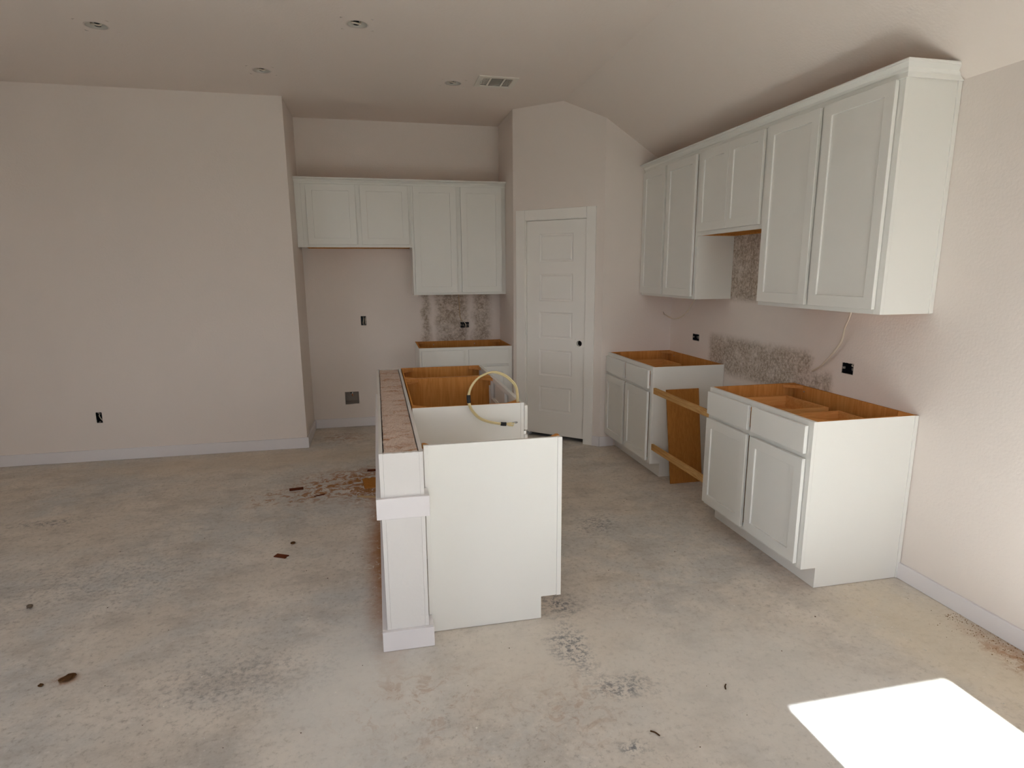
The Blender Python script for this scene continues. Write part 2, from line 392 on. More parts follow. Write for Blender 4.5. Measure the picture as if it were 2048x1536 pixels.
# ------------------------------------------------------------------ pantry door
door = thing('door_1', 'white five panel pantry door without a knob in the angled wall', 'door', (XP1, YP1, 0), AD, kind='structure')
S0, S1, SB, ST = .1425, .7425, .042, 2.020
PAN = [(.272, .612, .262, .506), (.272, .612, .609, .855), (.272, .612, .960, 1.203), (.272, .612, 1.304, 1.551), (.272, .612, 1.658, 1.905)]
slab = obj('door_slab', plate(S0, S1, SB, ST, rects=PAN, rounds=[(.683, .930, .027)], to3=lambda u, v: (u, .012, v)), 'door_white', door, solid=.035, face=(0, -1, 0))
for (a, b, c_, d) in PAN:
    bm = BM(); prof = [(0, .012), (.006, .019), (.016, .022), (.020, .019), (.026, .0165)]
    rings = []
    for (ins, dep) in prof: rings.append([bm.verts.new(p) for p in ((a+ins, dep, c_+ins), (b-ins, dep, c_+ins), (b-ins, dep, d-ins), (a+ins, dep, d-ins))])
    for A, B in zip(rings, rings[1:]):
        for i in range(4): bm.faces.new((A[i], A[(i+1) % 4], B[(i+1) % 4], B[i]))
    bm.faces.new(rings[-1])
    obj('panel', bm, 'door_white', slab, face=(0, -1, 0), solid=.01)
bm = BM()
for (a, b, c_, d) in ((.125, .1405, 0.0, 2.035), (.7445, .752, 0.0, 2.035), (.1405, .7445, 2.0225, 2.035)): box(bm, a, b, -.002, .105, c_+.001, d)
obj('jamb', bm, 'door_white', door)
bm = BM(); box(bm, .1405, .150, .05, .07, .02, 2.02); box(bm, .735, .7445, .05, .07, .02, 2.02); box(bm, .15, .735, .05, .07, 2.01, 2.0225)
obj('stop', bm, 'door_white', door)
for (a, b, c_, d) in ((.036, .132, .001, 2.118), (.747, .836, .001, 2.118), (.132, .747, 2.028, 2.118)):
    bm = BM(); box(bm, a, b, -.014, -.0006, c_, d); obj('casing', bm, 'door_white', door, bevel=.003)
for z in (.348, 1.078, 1.805):
    bm = BM(); box(bm, .128, .1425, -.004, .0115, z-.045, z+.045)
    hh = obj('hinge', bm, 'door_white', door, bevel=.002)
    bm = BM(); tube(bm, [(.1395, -.005, z-.046), (.1395, -.005, z+.046)], .005, 10, sub=1); obj('knuckle', bm, 'door_white', hh)

# ------------------------------------------------------------------ cabinets (local: x along the width, front faces -y, z up)
def shaker(parent, x0, x1, z0, z1, st=.057, name='door'):
    w, h = x1-x0, z1-z0; bm = BM(); y0, y1 = -.0230, -.0040
    outer = [(0, 0), (w, 0), (w, h), (0, h)]; inn = [(st, st), (w-st, st), (w-st, h-st), (st, h-st)]
    def ring(p, y): return [bm.verts.new((a, y, b)) for a, b in p]
    Fo, Fi, Bo, Bi = ring(outer, y0), ring(inn, y0), ring(outer, y1), ring(inn, y1)
    for i in range(4):
        j = (i+1) % 4
        bm.faces.new((Fo[i], Fo[j], Fi[j], Fi[i])); bm.faces.new((Fi[i], Fi[j], Bi[j], Bi[i]))
        bm.faces.new((Bi[i], Bi[j], Bo[j], Bo[i])); bm.faces.new((Bo[i], Bo[j], Fo[j], Fo[i]))
    bmesh.ops.recalc_face_normals(bm, faces=bm.faces)
    d = obj(name, bm, 'cabinet_white', parent, (x0, 0, z0), bevel=.0018)
    bm = BM(); box(bm, st+.0003, w-st-.0003, -.0140, -.009, st+.0003, h-st-.0003); obj('center_panel', bm, 'cabinet_white', d)
    return d
def slab_front(parent, x0, x1, z0, z1):
    bm = BM(); box(bm, 0, x1-x0, -.0230, -.0040, 0, z1-z0)
    return obj('drawer_front', bm, 'cabinet_white', parent, (x0, 0, z0), bevel=.0022)
def drawer_box(parent, x0, x1, y0, y1, z0, z1):
    t = .014; bm = BM()
    box(bm, x0, x0+t, y0, y1, z0, z1); box(bm, x1-t, x1, y0, y1, z0, z1)
    box(bm, x0+t, x1-t, y0, y0+t, z0, z1); box(bm, x0+t, x1-t, y1-t, y1, z0, z1); box(bm, x0+t, x1-t, y0+t, y1-t, z0+.01, z0+.016)
    return obj('drawer_box', bm, 'maple_drawer', parent)
def corner_block(parent, x, y, sx, sy, z, s=.09):
    bm = BM(); prism(bm, [(x, y), (x+sx*s, y), (x+sx*.012, y+sy*s*.9), (x, y+sy*s*.9)], 2, z-.018, z)
    obj('corner_block', bm, 'maple_block', parent)
def screw(parent, x, y, z, d='y'):
    bm = BM(); tube(bm, [(x, y, z), (x, y-.004, z)], .0045, 10, sub=1); obj('screw', bm, 'steel', parent)
def face_frame(parent, W, z0, z1, st=.04, top=.035, bot=.03, mids=(), rails=(), lx=0.0):
    bm = BM()
    box(bm, lx, lx+st, 0, .019, z0, z1); box(bm, W-st, W, 0, .019, z0, z1)
    for z_a, z_b in ((z0, z0+bot), (z1-top, z1), *rails): box(bm, lx+st, W-st, 0.0002, .019, z_a, z_b)
    for m in mids: box(bm, m-.028, m+.028, 0.0004, .0188, z0+bot, z1-top)
    return obj('face_frame', bm, 'cabinet_white', parent, bevel=.001)
def base_cabinet(name, label, loc, rz, W, D, doors, drawers, mats_side=('cabinet_white', 'cabinet_white'), tk=TK, hh=HB, boxes=True, scribe=None, group=None, screws=()):
    t = thing(name, label, 'cabinet', loc, rz, group)
    p = .016
    for i, (a, b) in enumerate(((0, p), (W-p, W))):
        pts = [(.019, TH), (tk, TH), (tk, .002), (D, .002), (D, hh), (.019, hh)]
        bm = BM(); prism(bm, pts, 0, a, b, 1)
        outer = -1 if i == 0 else 1
        for f in bm.faces:
            if f.normal.x*outer > .9 or (f.normal.z < .5 and f.normal.y < -.5): f.material_index = 0
        obj('side_panel', bm, ['cabinet_white', 'maple_interior'], t)
    bm = BM(); box(bm, p, W-p, D-.014, D-.002, .09, hh-.001); obj('back_panel', bm, 'maple_interior', t)
    bm = BM(); box(bm, p, W-p, .019, D-.014, TH, TH+.014); obj('bottom_panel', bm, 'maple_interior', t)
    bm = BM(); box(bm, p, W-p, tk, tk+.012, .002, TH); obj('toe_kick', bm, 'cabinet_white', t)
    face_frame(t, W, TH, hh, mids=[W/2] if len(doors) > 1 else [], rails=[(.668, .712)])
    for (a, b, c_, d) in doors: shaker(t, a, b, c_, d)
    for (a, b, c_, d) in drawers:
        f = slab_front(t, a, b, c_, d)
        if boxes: drawer_box(t, a+.025, b-.025, .025, D-.075, c_+.005, d-.045)
    for x, sx in ((p, 1), (W-p, -1)):
        for y, sy in ((.019, 1), (D-.014, -1)): corner_block(t, x, y, sx, sy, hh-.002)
    for x in screws: screw(t, x, D-.014, hh-.035)
    if scribe is not None:
        bm = BM(); a, b = (W, W+.006) if scribe > 0 else (-.006, 0)
        box(bm, a, b, D-.020, D-.001, .002, hh-.0005); obj('scribe_strip', bm, 'cabinet_white', t, bevel=.001)
    return t
RZ = -PI/2                                # faces -X; x runs towards the camera
WA = YA1
def fx(y, far): return far-y              # world Y on the right wall to cabinet x
base_cabinet('base_cabinet', 'white shaker base cabinet without a top, nearest on the right wall beside the baseboard', (-DB, YA1, 0), RZ, YA1, DB-.002,
             [(fx(.465, YA1), fx(.030, YA1), .132, .677), (fx(.922, YA1), fx(.497, YA1), .132, .677)],
             [(fx(.465, YA1), fx(.030, YA1), .703, .842), (fx(.922, YA1), fx(.497, YA1), .703, .842)], scribe=1, group='topless base cabinets', screws=(.12, .83))
WBc = YB1-YB0
base_cabinet('base_cabinet', 'white shaker base cabinet without a top in the corner right of the pantry door', (-DB, YB1, 0), RZ, WBc, DB-.002,
             [(fx(2.213, YB1), fx(1.790, YB1), .132, .675), (fx(2.655, YB1), fx(2.257, YB1), .132, .675)],
             [(fx(2.213, YB1), fx(1.790, YB1), .699, .838), (fx(2.655, YB1), fx(2.257, YB1), .699, .838)], group='topless base cabinets', screws=(.12, .80))
base_cabinet('base_cabinet', 'white shaker base cabinet without a top under the tall cabinets in the alcove', (XF0, YFB, 0), 0, XF1-XF0, YBK-YFB-.003,
             [(-2.191-XF0, -1.792-XF0, .132, .676), (-1.743-XF0, -1.351-XF0, .132, .676)],
             [(-2.191-XF0, -1.792-XF0, .697, .842), (-1.743-XF0, -1.351-XF0, .697, .842)], boxes=False, group='topless base cabinets', screws=(.19, .62))

def upper_cabinet(name, label, loc, rz, W, D, z0, z1, doors, mid=True, filler=0.0, group=None, scribe=False):
    t = thing(name, label, 'cabinet', loc, rz, group); p = .014; h = z1-z0
    lx = filler
    for a, b, o in ((lx, lx+p, -1), (W-p, W, 1)):
        bm = BM(); box(bm, a, b, .019, D, 0, h, 0, {'+x' if o < 0 else '-x': 1}); obj('side_panel', bm, ['cabinet_white', 'maple_interior'], t)
    bm = BM(); box(bm, lx+p, W-p, .019, D-.006, .012, .024); obj('bottom_panel', bm, 'maple_interior', t)
    bm = BM(); box(bm, lx+p, W-p, .019, D-.006, h-.014, h); obj('top_panel', bm, 'maple_interior', t)
    bm = BM(); box(bm, lx+p, W-p, D-.006, D-.001, 0.001, h); obj('back_panel', bm, 'maple_interior', t)
    ds = [(a, b, c_-z0, d-z0) for a, b, c_, d in doors]
    face_frame(t, W, 0, h, mids=[(ds[0][1]+ds[1][0])/2] if mid else [], top=.045, bot=.03, lx=lx)
    for d in ds: shaker(t, *d)
    if filler:
        bm = BM(); box(bm, 0, filler-.0008, .001, .019, 0, h); obj('filler_strip', bm, 'cabinet_white', t, bevel=.001)
    if scribe:
        bm = BM(); box(bm, W, W+.006, D-.022, D-.001, 0, h); obj('scribe_strip', bm, 'cabinet_white', t, bevel=.001)
    return t
upper_cabinet('wall_cabinet', 'tall white two-door wall cabinet nearest the camera on the right wall', (-DU, YU1, ZB), RZ, YU1, DU-.001, ZB, 2.3905,
              [(YU1-.934, YU1-.506, 1.387, 2.386), (YU1-.474, YU1-.030, 1.387, 2.386)], group='wall cabinets', scribe=True)
upper_cabinet('wall_cabinet', 'short white two-door wall cabinet over the range gap on the right wall', (-DU, YU2-.0006, ZH), RZ, YU2-YU1-.0012, DU-.001, ZH, 2.3905,
              [(YU2-1.706, YU2-1.349, 1.845, 2.383), (YU2-1.346, YU2-.976, 1.845, 2.383)], mid=False, group='wall cabinets')
upper_cabinet('wall_cabinet', 'tall white two-door wall cabinet in the corner at the far end of the right wall', (-DU, YP-.001, ZB), RZ, YP-.001-YU2, DU-.001, ZB, 2.3905,
              [(YP-2.655, YP-2.250, 1.384, 2.382), (YP-2.216, YP-1.764, 1.384, 2.382)], group='wall cabinets')
upper_cabinet('wall_cabinet', 'short white two-door wall cabinet over the refrigerator space in the alcove', (XL+.001, YFU, ZFH), 0, XFH-XL-.002, YBK-YFU-.001, ZFH, ZFC-.037,
              [(-3.165-XL, -2.730-XL, 1.827, 2.362), (-2.686-XL, -2.251-XL, 1.827, 2.362)], filler=.055, group='wall cabinets')
upper_cabinet('wall_cabinet', 'tall white two-door wall cabinet on the right of the alcove above the base cabinet', (XFH, YFU, ZFB), 0, XP1-XFH-.001, YBK-YFU-.001, ZFB, ZFC-.037,
              [(-2.203-XFH, -1.799-XFH, 1.375, 2.363), (-1.753-XFH, -1.356-XFH, 1.375, 2.363)], group='wall cabinets')

# crown mouldings: one continuous run over each row of wall cabinets
def crown(name, label, path, prof):
    """path: list of (x, y, offset dir x, offset dir y)"""
    bm = BM(); rings = []
    xs = lambda z: XC*(z+.003-HR)/(H-HR)                      # where the sloped ceiling comes down to height z
    for (x, y, ox, oy) in path:
        rings.append([bm.verts.new((min(x+ox*o, xs(z)) if x > -.2 else x+ox*o, y+oy*o, z)) for o, z in prof])
    for A, B in zip(rings, rings[1:]):
        for i in range(len(prof)):
            j = (i+1) % len(prof); bm.faces.new((A[i], A[j], B[j], B[i]))
    bm.faces.new(rings[0]); bm.faces.new(rings[-1][::-1])
    bmesh.ops.recalc_face_normals(bm, faces=bm.faces)
    tag(obj(name, bm, 'cabinet_white'), label, 'moulding', 'crown mouldings')
def cprof(zb, zt, out):
    h = zt-zb
    return [(-.012, zb+.002), (0.0005, zb-.015), (.006, zb-.015), (.008, zb+h*.12), (.014, zb+h*.2), (.020, zb+h*.45), (out*.72, zb+h*.68), (out*.9, zb+h*.75), (out*.93, zb+h*.86), (out, zb+h*.9), (out, zt), (out-.012, zt), (-.012, zb+h*.3)]
crown('crown_moulding', 'white crown moulding along the wall cabinets of the right wall, mitred at the near end',
      [(-DU, YP-.001, -1, 0), (-DU, -.0065, -1, -1), (-.001, -.0065, 0, -1)], cprof(ZCB, ZC, DC-DU))
crown('crown_moulding', 'white crown moulding along the wall cabinets in the alcove',
      [(XL+.001, YFU, 0, -1), (XP1-.001, YFU, 0, -1)], cprof(ZFC-.037, ZFC, .055))

# ------------------------------------------------------------------ island
pw = thing('half_wall', 'long drywall half wall of the island, raw on top, with a trim band', 'half wall', (XI0, YIW, 0))
WI, LI = XI1-XI0, YI1-YIW
def rag(bm, amt, zmin):
    for v in bm.verts:
        if v.co.z > zmin: v.co.z += random.uniform(-amt, amt*.4)
def sheet(x0, x1, y0, y1, z1, n=40):
    bm = BM()
    lng = 1 if y1-y0 > x1-x0 else 0
    a0, a1 = (y0, y1) if lng else (x0, x1)
    rows = []
    for i in range(n+1):
        t = a0+(a1-a0)*i/n; zt = z1-abs(random.gauss(0, .0012))
        q = [(x0, t), (x1, t)] if lng else [(t, y0), (t, y1)]
        rows.append([bm.verts.new((q[0][0], q[0][1], .002)), bm.verts.new((q[1][0], q[1][1], .002)), bm.verts.new((q[1][0], q[1][1], zt)), bm.verts.new((q[0][0], q[0][1], zt-.0004))])
    for A, B in zip(rows, rows[1:]):
        for i in range(4): bm.faces.new((A[i], A[(i+1) % 4], B[(i+1) % 4], B[i]))
    bm.faces.new(rows[0]); bm.faces.new(rows[-1][::-1]); bmesh.ops.recalc_face_normals(bm, faces=bm.faces)
    return bm
obj('drywall_sheet', sheet(0, .0155, .0, LI, ZI), 'drywall_paint', pw)
obj('drywall_sheet', sheet(WI-.0155, WI, .0, LI, ZI-.001), 'drywall_paint', pw)
obj('drywall_sheet', sheet(.016, WI-.016, .0, .0155, ZI, 14), 'drywall_paint', pw)
obj('drywall_sheet', sheet(.016, WI-.016, LI-.0155, LI, ZI, 14), 'drywall_paint', pw)
bm = BM(); nx, ny = 16, 150
gv = [[bm.verts.new((.0205+(WI-.041)*i/nx+(random.uniform(-.0012, .0012) if i in (0, nx) else 0), .019+(LI-.037)*j/ny, ZI-.004+random.gauss(0, .0012))) for i in range(nx+1)] for j in range(ny+1)]
for j in range(ny):
    for i in range(nx): bm.faces.new((gv[j][i], gv[j][i+1], gv[j+1][i+1], gv[j+1][i]))
obj('top_plate', bm, 'plate_top', pw, solid=.03, face=(0, 0, 1))
bm = BM(); box(bm, .0175, WI-.0175, .0175, LI-.0175, ZI-.12, ZI-.036); obj('stud_core', bm, 'dark_void', pw)  # near-black block, shade painted into the gaps beside the plate
def wrap(name, z0, z1, th):
    for (x0, x1, y0, y1) in ((-th, WI+th, -th, -.0004), (-th, -.0004, 0, LI), (WI+.0004, WI+th, 0, YI0-YIW-.003)):
        bm = BM(); box(bm, x0, x1, y0, y1, z0, z1); obj(name, bm, 'trim_white', pw, bevel=.0018)
wrap('trim_band', .592, .680, .0195); wrap('base_board', .002, .091, .0205)

EP = thing('end_panel', 'white end panel standing at the near end of the island', 'panel', (XI1+.008, YI0, 0))
WE = XIE-XI1-.008
bm = BM(); prism(bm, [(0, .003), (WE-.0926, .003), (WE-.0926, TH), (WE-.0205, TH), (WE-.0205, .862), (0, .862)], 1, .003, .019); obj('board', bm, ['cabinet_white'], EP)
bm = BM(); box(bm, WE-.02, WE, .0, .024, TH-.001, .8622); obj('front_stile', bm, 'cabinet_white', EP, bevel=.0012)
bm = BM(); box(bm, 0.0, .020, -.0025, .0028, .092, .858); obj('scribe_strip', bm, 'cabinet_white', EP, bevel=.001)
bm = BM(); box(bm, .0, WE-.021, .0192, .021, .004+TH, .8615); obj('inner_face', bm, 'maple_interior', EP)
corner_block(EP, WE-.001, .0245, -1, 1, .860, .05); corner_block(EP, -.004, .022, 1, 1, .862, .028)

def island_cabinet(label, y0, y1, doors, drawers):
    t = thing('island_cabinet', label, 'cabinet', (XIE, y0, 0), PI/2, 'island cabinets')
    W = y1-y0; D = XIE-XI1-.004; p = .016; tk = .0926; hh = HB
    for i, (a, b) in enumerate(((.0018, p), (W-p, W))):
        bm = BM(); prism(bm, [(.019, TH), (tk, TH), (tk, .002), (D, .002), (D, hh), (.019, hh)], 0, a, b, 1)
        outer = -1 if i == 0 else 1
        for f in bm.faces:
            if f.normal.x*outer > .9 or (f.normal.z < .5 and f.normal.y < -.5): f.material_index = 0
        obj('side_panel', bm, ['cabinet_white', 'maple_interior'], t)
    bm = BM(); box(bm, p, W-p, D-.010, D-.002, .09, hh-.002); obj('back_panel', bm, 'maple_interior', t)
    bm = BM(); box(bm, p, W-p, .019, D-.010, TH, TH+.014); obj('bottom_panel', bm, 'maple_interior', t)
    bm = BM(); box(bm, p, W-p, tk, tk+.012, .002, TH); obj('toe_kick', bm, 'cabinet_white', t)
    face_frame(t, W, TH, hh, top=.03, rails=[(.668, .712)], mids=[W/2] if len(doors) > 1 else [])
    for d in doors: shaker(t, *d)
    for d in drawers: slab_front(t, *d)
    for x, sx in ((p, 1), (W-p, -1)):
        for y, sy in ((.019, 1), (D-.010, -1)): corner_block(t, x, y, sx, sy, hh-.004)
    return t, W, D, p
t, W, D, p = island_cabinet('white island sink cabinet, open on top, below the loop of yellow cable', YI2, YID-.001,
                            [(.010, .455, .132, .683), (.480, .925, .132, .683)], [(.010, .925, .709, .848)])
for x in (.006, .45):
    bm = BM(); box(bm, x, x+.02, -.012, -.002, .685, .705); obj('door_hinge', bm, 'steel', t)
for xx in (p+.0005, W-p-.0125):
    bm = BM(); box(bm, xx, xx+.012, .0195, .030, .5, .80); obj('drawer_rail', bm, 'vent_white', t)

t, W, D, p = island_cabinet('narrow white island cabinet, open on top, at the far end of the island', YID, YI1, [(.025, .455, .132, .683)], [(.025, .455, .709, .842)])
for xx in (p+.001, W-p-.045):
    bm = BM(); box(bm, xx, xx+.044, .03, D-.03, .74, .755); obj('drawer_slide', bm, 'maple_drawer', t)
bm = BM(); box(bm, p+.001, W-p-.001, .0195, .06, .70, .79); obj('drawer_back', bm, 'grey_putty', t)

# flexible cable whip looping up out of the sink cabinet
LOOP = [(-1.853, .815, .60), (-1.852, .812, .80), (-1.846, .805, .865), (-1.853, .80, .945), (-1.897, .79, .999), (-1.949, .78, 1.031), (-2.005, .77, 1.040), (-2.067, .76, 1.017),
        (-2.110, .75, .974), (-2.128, .745, .927), (-2.127, .74, .885), (-2.112, .735, .847), (-2.076, .73, .804), (-2.030, .73, .780), (-1.975, .73, .765), (-1.935, .725, .761)]
cb = thing('cable_bundle', 'loop of yellow electrical cables taped together rising from the sink cabinet', 'cable', LOOP[0])
o0 = Vector(LOOP[0])
for q in range(3):
    bm = BM(); off = [Vector((.0035*math.cos(q*2.1+i*.25), .0035*math.sin(q*2.1+i*.25), .003*math.cos(q*2.1+1+i*.25))) for i in range(len(LOOP))]
    tube(bm, [Vector(pn)-o0+of for pn, of in zip(LOOP, off)], .0046, 8); obj('cable', bm, 'cable_yellow', cb)
bm = BM(); tube(bm, [Vector(v)-o0 for v in (LOOP[9], (-2.1285, .742, .905), LOOP[10])], .0105, 12); obj('tape', bm, 'tape_black', cb)
bm = BM(); tube(bm, [Vector(v)-o0 for v in ((-1.958, .727, .7635), (-1.945, .7255, .7615), (-1.928, .724, .7605))], .0105, 12); obj('tape', bm, 'tape_black', cb)
for e in ([(-1.93, .724, .761), (-1.905, .722, .757), (-1.893, .72, .748)], [(-1.93, .724, .762), (-1.91, .722, .752), (-1.888, .718, .754)], [(-1.93, .724, .763), (-1.905, .72, .766), (-1.884, .72, .762)]):
    bm = BM(); tube(bm, [Vector(v)-o0 for v in e], .0042, 8); obj('cable_end', bm, 'cable_yellow', cb)
bm = BM(); tube(bm, [Vector(v)-o0 for v in ((-1.93, .724, .764), (-1.895, .72, .768), (-1.872, .72, .771), (-1.868, .72, .766), (-1.88, .72, .764))], .0022, 6); obj('bare_wire', bm, 'grey_steel', cb)

# ------------------------------------------------------------------ range gap: braces and a loose board
def brace(label, z0, z1, xo):
    bm = BM(); box(bm, -.0095, .0095, 0, YB0-YA1-.001, 0, z1-z0)
    tag(obj('pine_strip', bm, 'pine', None, (xo, YA1+.0005, z0), bevel=.0012), label, 'wood strip', 'pine strips across the range gap')
brace('upper pine strip bridging the two right base cabinets across the range gap', .664, .709, -.571)
brace('lower pine strip bridging the two right base cabinets near the floor', .226, .272, -.571)
bm = BM()
ty, tz = YB0-.0015, .690; by = 1.592
dv = Vector((0, ty-by, tz)).normalized(); nv = Vector((0, -dv.z, dv.y))
A = [Vector((-.492, by, .001)), Vector((-.233, by, .001)), Vector((-.212, ty, tz)), Vector((-.481, ty, tz))]
vs1 = [bm.verts.new(a) for a in A]; vs2 = [bm.verts.new(a+nv*.010+Vector((0, 0, .0))) for a in A]
for v in vs2[:2]: v.co.z = .001
bm.faces.new(vs1[::-1]); bm.faces.new(vs2)
for i in range(4): bm.faces.new((vs1[i], vs1[(i+1) % 4], vs2[(i+1) % 4], vs2[i]))
bmesh.ops.recalc_face_normals(bm, faces=bm.faces)
tag(obj('leaning_board', bm, 'fibreboard', bevel=.0008), 'brown fibreboard offcut leaning on the cabinet side in the range gap', 'board')

# ------------------------------------------------------------------ electrical boxes, loose cables
def outlet(name, label, axis, a, b, z0, z1, plane, wires, cat='outlet box', group='open outlet boxes'):
    """axis 'x': wall facing -y at y=plane ; 'y': wall facing -x at x=plane. local: x along, y into the wall"""
    w, h = b-a, z1-z0
    t = thing(name, label, cat, (a, plane, z0) if axis == 'x' else (plane, b, z0), 0 if axis == 'x' else -PI/2, group)
    bm = BM(); e = .0008; th = .003; dp = .06
    box(bm, e, w-e, dp, dp+th, e, h-e); box(bm, e, e+th, .002, dp, e, h-e); box(bm, w-e-th, w-e, .002, dp, e, h-e)
    box(bm, e+th, w-e-th, .002, dp, e, e+th); box(bm, e+th, w-e-th, .002, dp, h-e-th, h-e)
    obj('back_box', bm, 'black_plastic', t)
    # screw ears
    ears = ((w/2-.006, w/2+.006, .002, .012, e+th, e+th+.010), (w/2-.006, w/2+.006, .002, .012, h-e-th-.010, h-e-th)) if h > w else \
           ((e+th, e+th+.010, .002, .012, h/2-.006, h/2+.006), (w-e-th-.010, w-e-th, .002, .012, h/2-.006, h/2+.006))
    for er in ears:
        bm = BM(); box(bm, *er); obj('screw_ear', bm, 'grey_putty', t)
    # ragged drywall cut
    bm = BM()
    for (p0, p1) in (((0, 0), (w, 0)), ((w, 0), (w, h)), ((w, h), (0, h)), ((0, h), (0, 0))):
        n = 6; nx_, nz_ = -(p1[1]-p0[1]), (p1[0]-p0[0]); L_ = math.hypot(nx_, nz_); nx_, nz_ = nx_/L_, nz_/L_
        for i in range(n):
            r_ = random.uniform(.0004, .0035); x0_ = p0[0]+(p1[0]-p0[0])*i/n; z0_ = p0[1]+(p1[1]-p0[1])*i/n; x1_ = p0[0]+(p1[0]-p0[0])*(i+1)/n; z1_ = p0[1]+(p1[1]-p0[1])*(i+1)/n
            q = [(x0_, z0_), (x1_, z1_), ((x0_+x1_)/2+nx_*r_, (z0_+z1_)/2+nz_*r_)]
            A_ = [bm.verts.new((x, -.0012, z)) for x, z in q]; B_ = [bm.verts.new((x, .004, z)) for x, z in q]
            bm.faces.new(A_); bm.faces.new(B_[::-1])
            for j in range(3): bm.faces.new((A_[j], A_[(j+1) % 3], B_[(j+1) % 3], B_[j]))
    bmesh.ops.recalc_face_normals(bm, faces=bm.faces)
    obj('torn_edge', bm, 'gypsum', t)
    for (mat, r_, pts) in wires:
        bm = BM(); tube(bm, [(x*w, y, z*h) for x, y, z in pts], r_, 8); obj('wire', bm, mat, t)
outlet('outlet_box', 'open black outlet box low in the blank left wall', 'x', OUT_L[0], OUT_L[1], OUT_L[2], OUT_L[3], YL,
       [('cable_white', .004, [(.30, .05, .75), (.38, .02, .66), (.60, .012, .42), (.82, .02, .20), (.9, .05, .14)]), ('black_plastic', .004, [(.7, .05, .9), (.72, .02, .6), (.85, .02, .3), (.8, .05, .1)])])
outlet('outlet_box', 'open black outlet box in the refrigerator space of the alcove', 'x', OUT_U[0], OUT_U[1], OUT_U[2], OUT_U[3], YBK,
       [('cable_white', .0045, [(.5, .05, .9), (.52, .015, .7), (.46, .010, .4), (.4, .02, .2), (.42, .05, .12)]), ('cable_white', .0045, [(.85, .05, .85), (.84, .015, .7), (.84, .012, .4), (.8, .03, .15), (.8, .05, .1)])])
outlet('outlet_box', 'open black outlet box above the alcove base cabinet', 'x', OUT_D[0], OUT_D[1], OUT_D[2], OUT_D[3], YBK,
       [('cable_white', .0035, [(.42, .04, .95), (.5, .0, .9), (.62, -.008, .5), (.6, -.004, .1), (.5, .03, .05)]), ('grey_steel', .003, [(.2, .05, .3), (.4, .02, .5), (.5, .03, .2), (.8, .05, .5)])])
outlet('outlet_box', 'open outlet box on the right wall above the far right base cabinet', 'y', OUT_R1[0], OUT_R1[1], OUT_R1[2], OUT_R1[3], 0,
       [('grey_steel', .003, [(.2, .05, .3), (.35, .02, .6), (.5, .02, .3), (.6, .05, .5)]), ('cable_white', .003, [(.55, .05, .9), (.6, .015, .6), (.8, .02, .35), (.85, .05, .3)])])
outlet('outlet_box', 'open outlet box on the right wall above the near base cabinet', 'y', OUT_R2[0], OUT_R2[1], OUT_R2[2], OUT_R2[3], 0,
       [('grey_steel', .0025, [(.5, .05, .2), (.62, .02, .5), (.75, .02, .3), (.9, .05, .4)]), ('cable_white', .003, [(.6, .05, .98), (.7, .012, .82), (.74, .02, .7), (.8, .05, .9)])])
# recessed water supply box for the refrigerator
a, b, z0, z1 = WBOX; w, h = b-a, z1-z0
t = thing('water_box', 'recessed grey water supply box low in the alcove wall', 'water box', (a, YBK, z0))
bm = BM(); e = .0008
box(bm, e, w-e, .05, .054, e, h-e); box(bm, e, e+.004, .002, .05, e, h-e); box(bm, w-e-.004, w-e, .002, .05, e, h-e); box(bm, e, w-e, .002, .05, h-e-.004, h-e)
prism(bm, [(.002, e), (.05, .028), (.05, e)], 0, e, w-e)
obj('tray', bm, 'grey_putty', t)
bm = BM(); tube(bm, [(w*.5, .05, h*.86), (w*.5, .018, h*.86)], .010, 12, sub=1); obj('valve', bm, 'steel', t)
bm = BM(); tube(bm, [(w*.5, .024, h*.86), (w*.54, .022, h*.70), (w*.56, .022, h*.62)], .006, 10); obj('outlet_pipe', bm, 'copper', t)
bm = BM(); box(bm, w*.40, w*.50, .014, .020, h*.84, h*.98); obj('valve_lever', bm, 'black_plastic', t)
bm = BM(); tube(bm, [(.0, -.001, -.004), (w*.3, -.002, -.001), (w*.7, -.002, .003), (w*1.03, -.002, .004), (w*1.06, -.001, .02), (w*1.0, -.001, .035)], .0025, 6); obj('sealant_bead', bm, 'gypsum', t)

def romex(label, pts, mat='cable_white', r=.0042, flat=True, end=None):
    t = thing('loose_cable', label, 'cable', pts[0], group='loose cables under the wall cabinets'); o_ = Vector(pts[0])
    bm = BM(); tube(bm, [Vector(p_)-o_ for p_ in pts], r, 8); obj('sheath', bm, mat, t)
    if end:
        for i, m in enumerate(end):
            d = (Vector(pts[-1])-Vector(pts[-2])).normalized(); s_ = Vector(pts[-1])-o_
            bm = BM(); tube(bm, [s_, s_+d*.015+Vector((0, 0, .003*i)), s_+d*.025+Vector((0, .002*i, .010*i-.003))], .0016, 6); obj('conductor', bm, m, t)
romex('flat white cable hanging from the near right wall cabinet onto the wall', [(-.12, .376, 1.372), (-.115, .385, 1.340), (-.11, .402, 1.307), (-.09, .445, 1.262), (-.06, .487, 1.203), (-.05, .519, 1.157), (-.05, .566, 1.100), (-.04, .624, 1.051), (-.03, .682, 1.009), (-.006, .773, .967)],
      r=lambda t: .0052+.0025*math.sin(PI*min(1, max(0, (t-.35)/.5))))
romex('white cable curling out below the far corner wall cabinet', [(-.15, 1.97, 1.378), (-.15, 1.99, 1.345), (-.15, 2.035, 1.305), (-.15, 2.085, 1.255), (-.15, 2.195, 1.200), (-.15, 2.315, 1.175), (-.15, 2.389, 1.182), (-.15, 2.490, 1.201)],
      end=('copper', 'cable_white', 'black_plastic'), r=.0055)
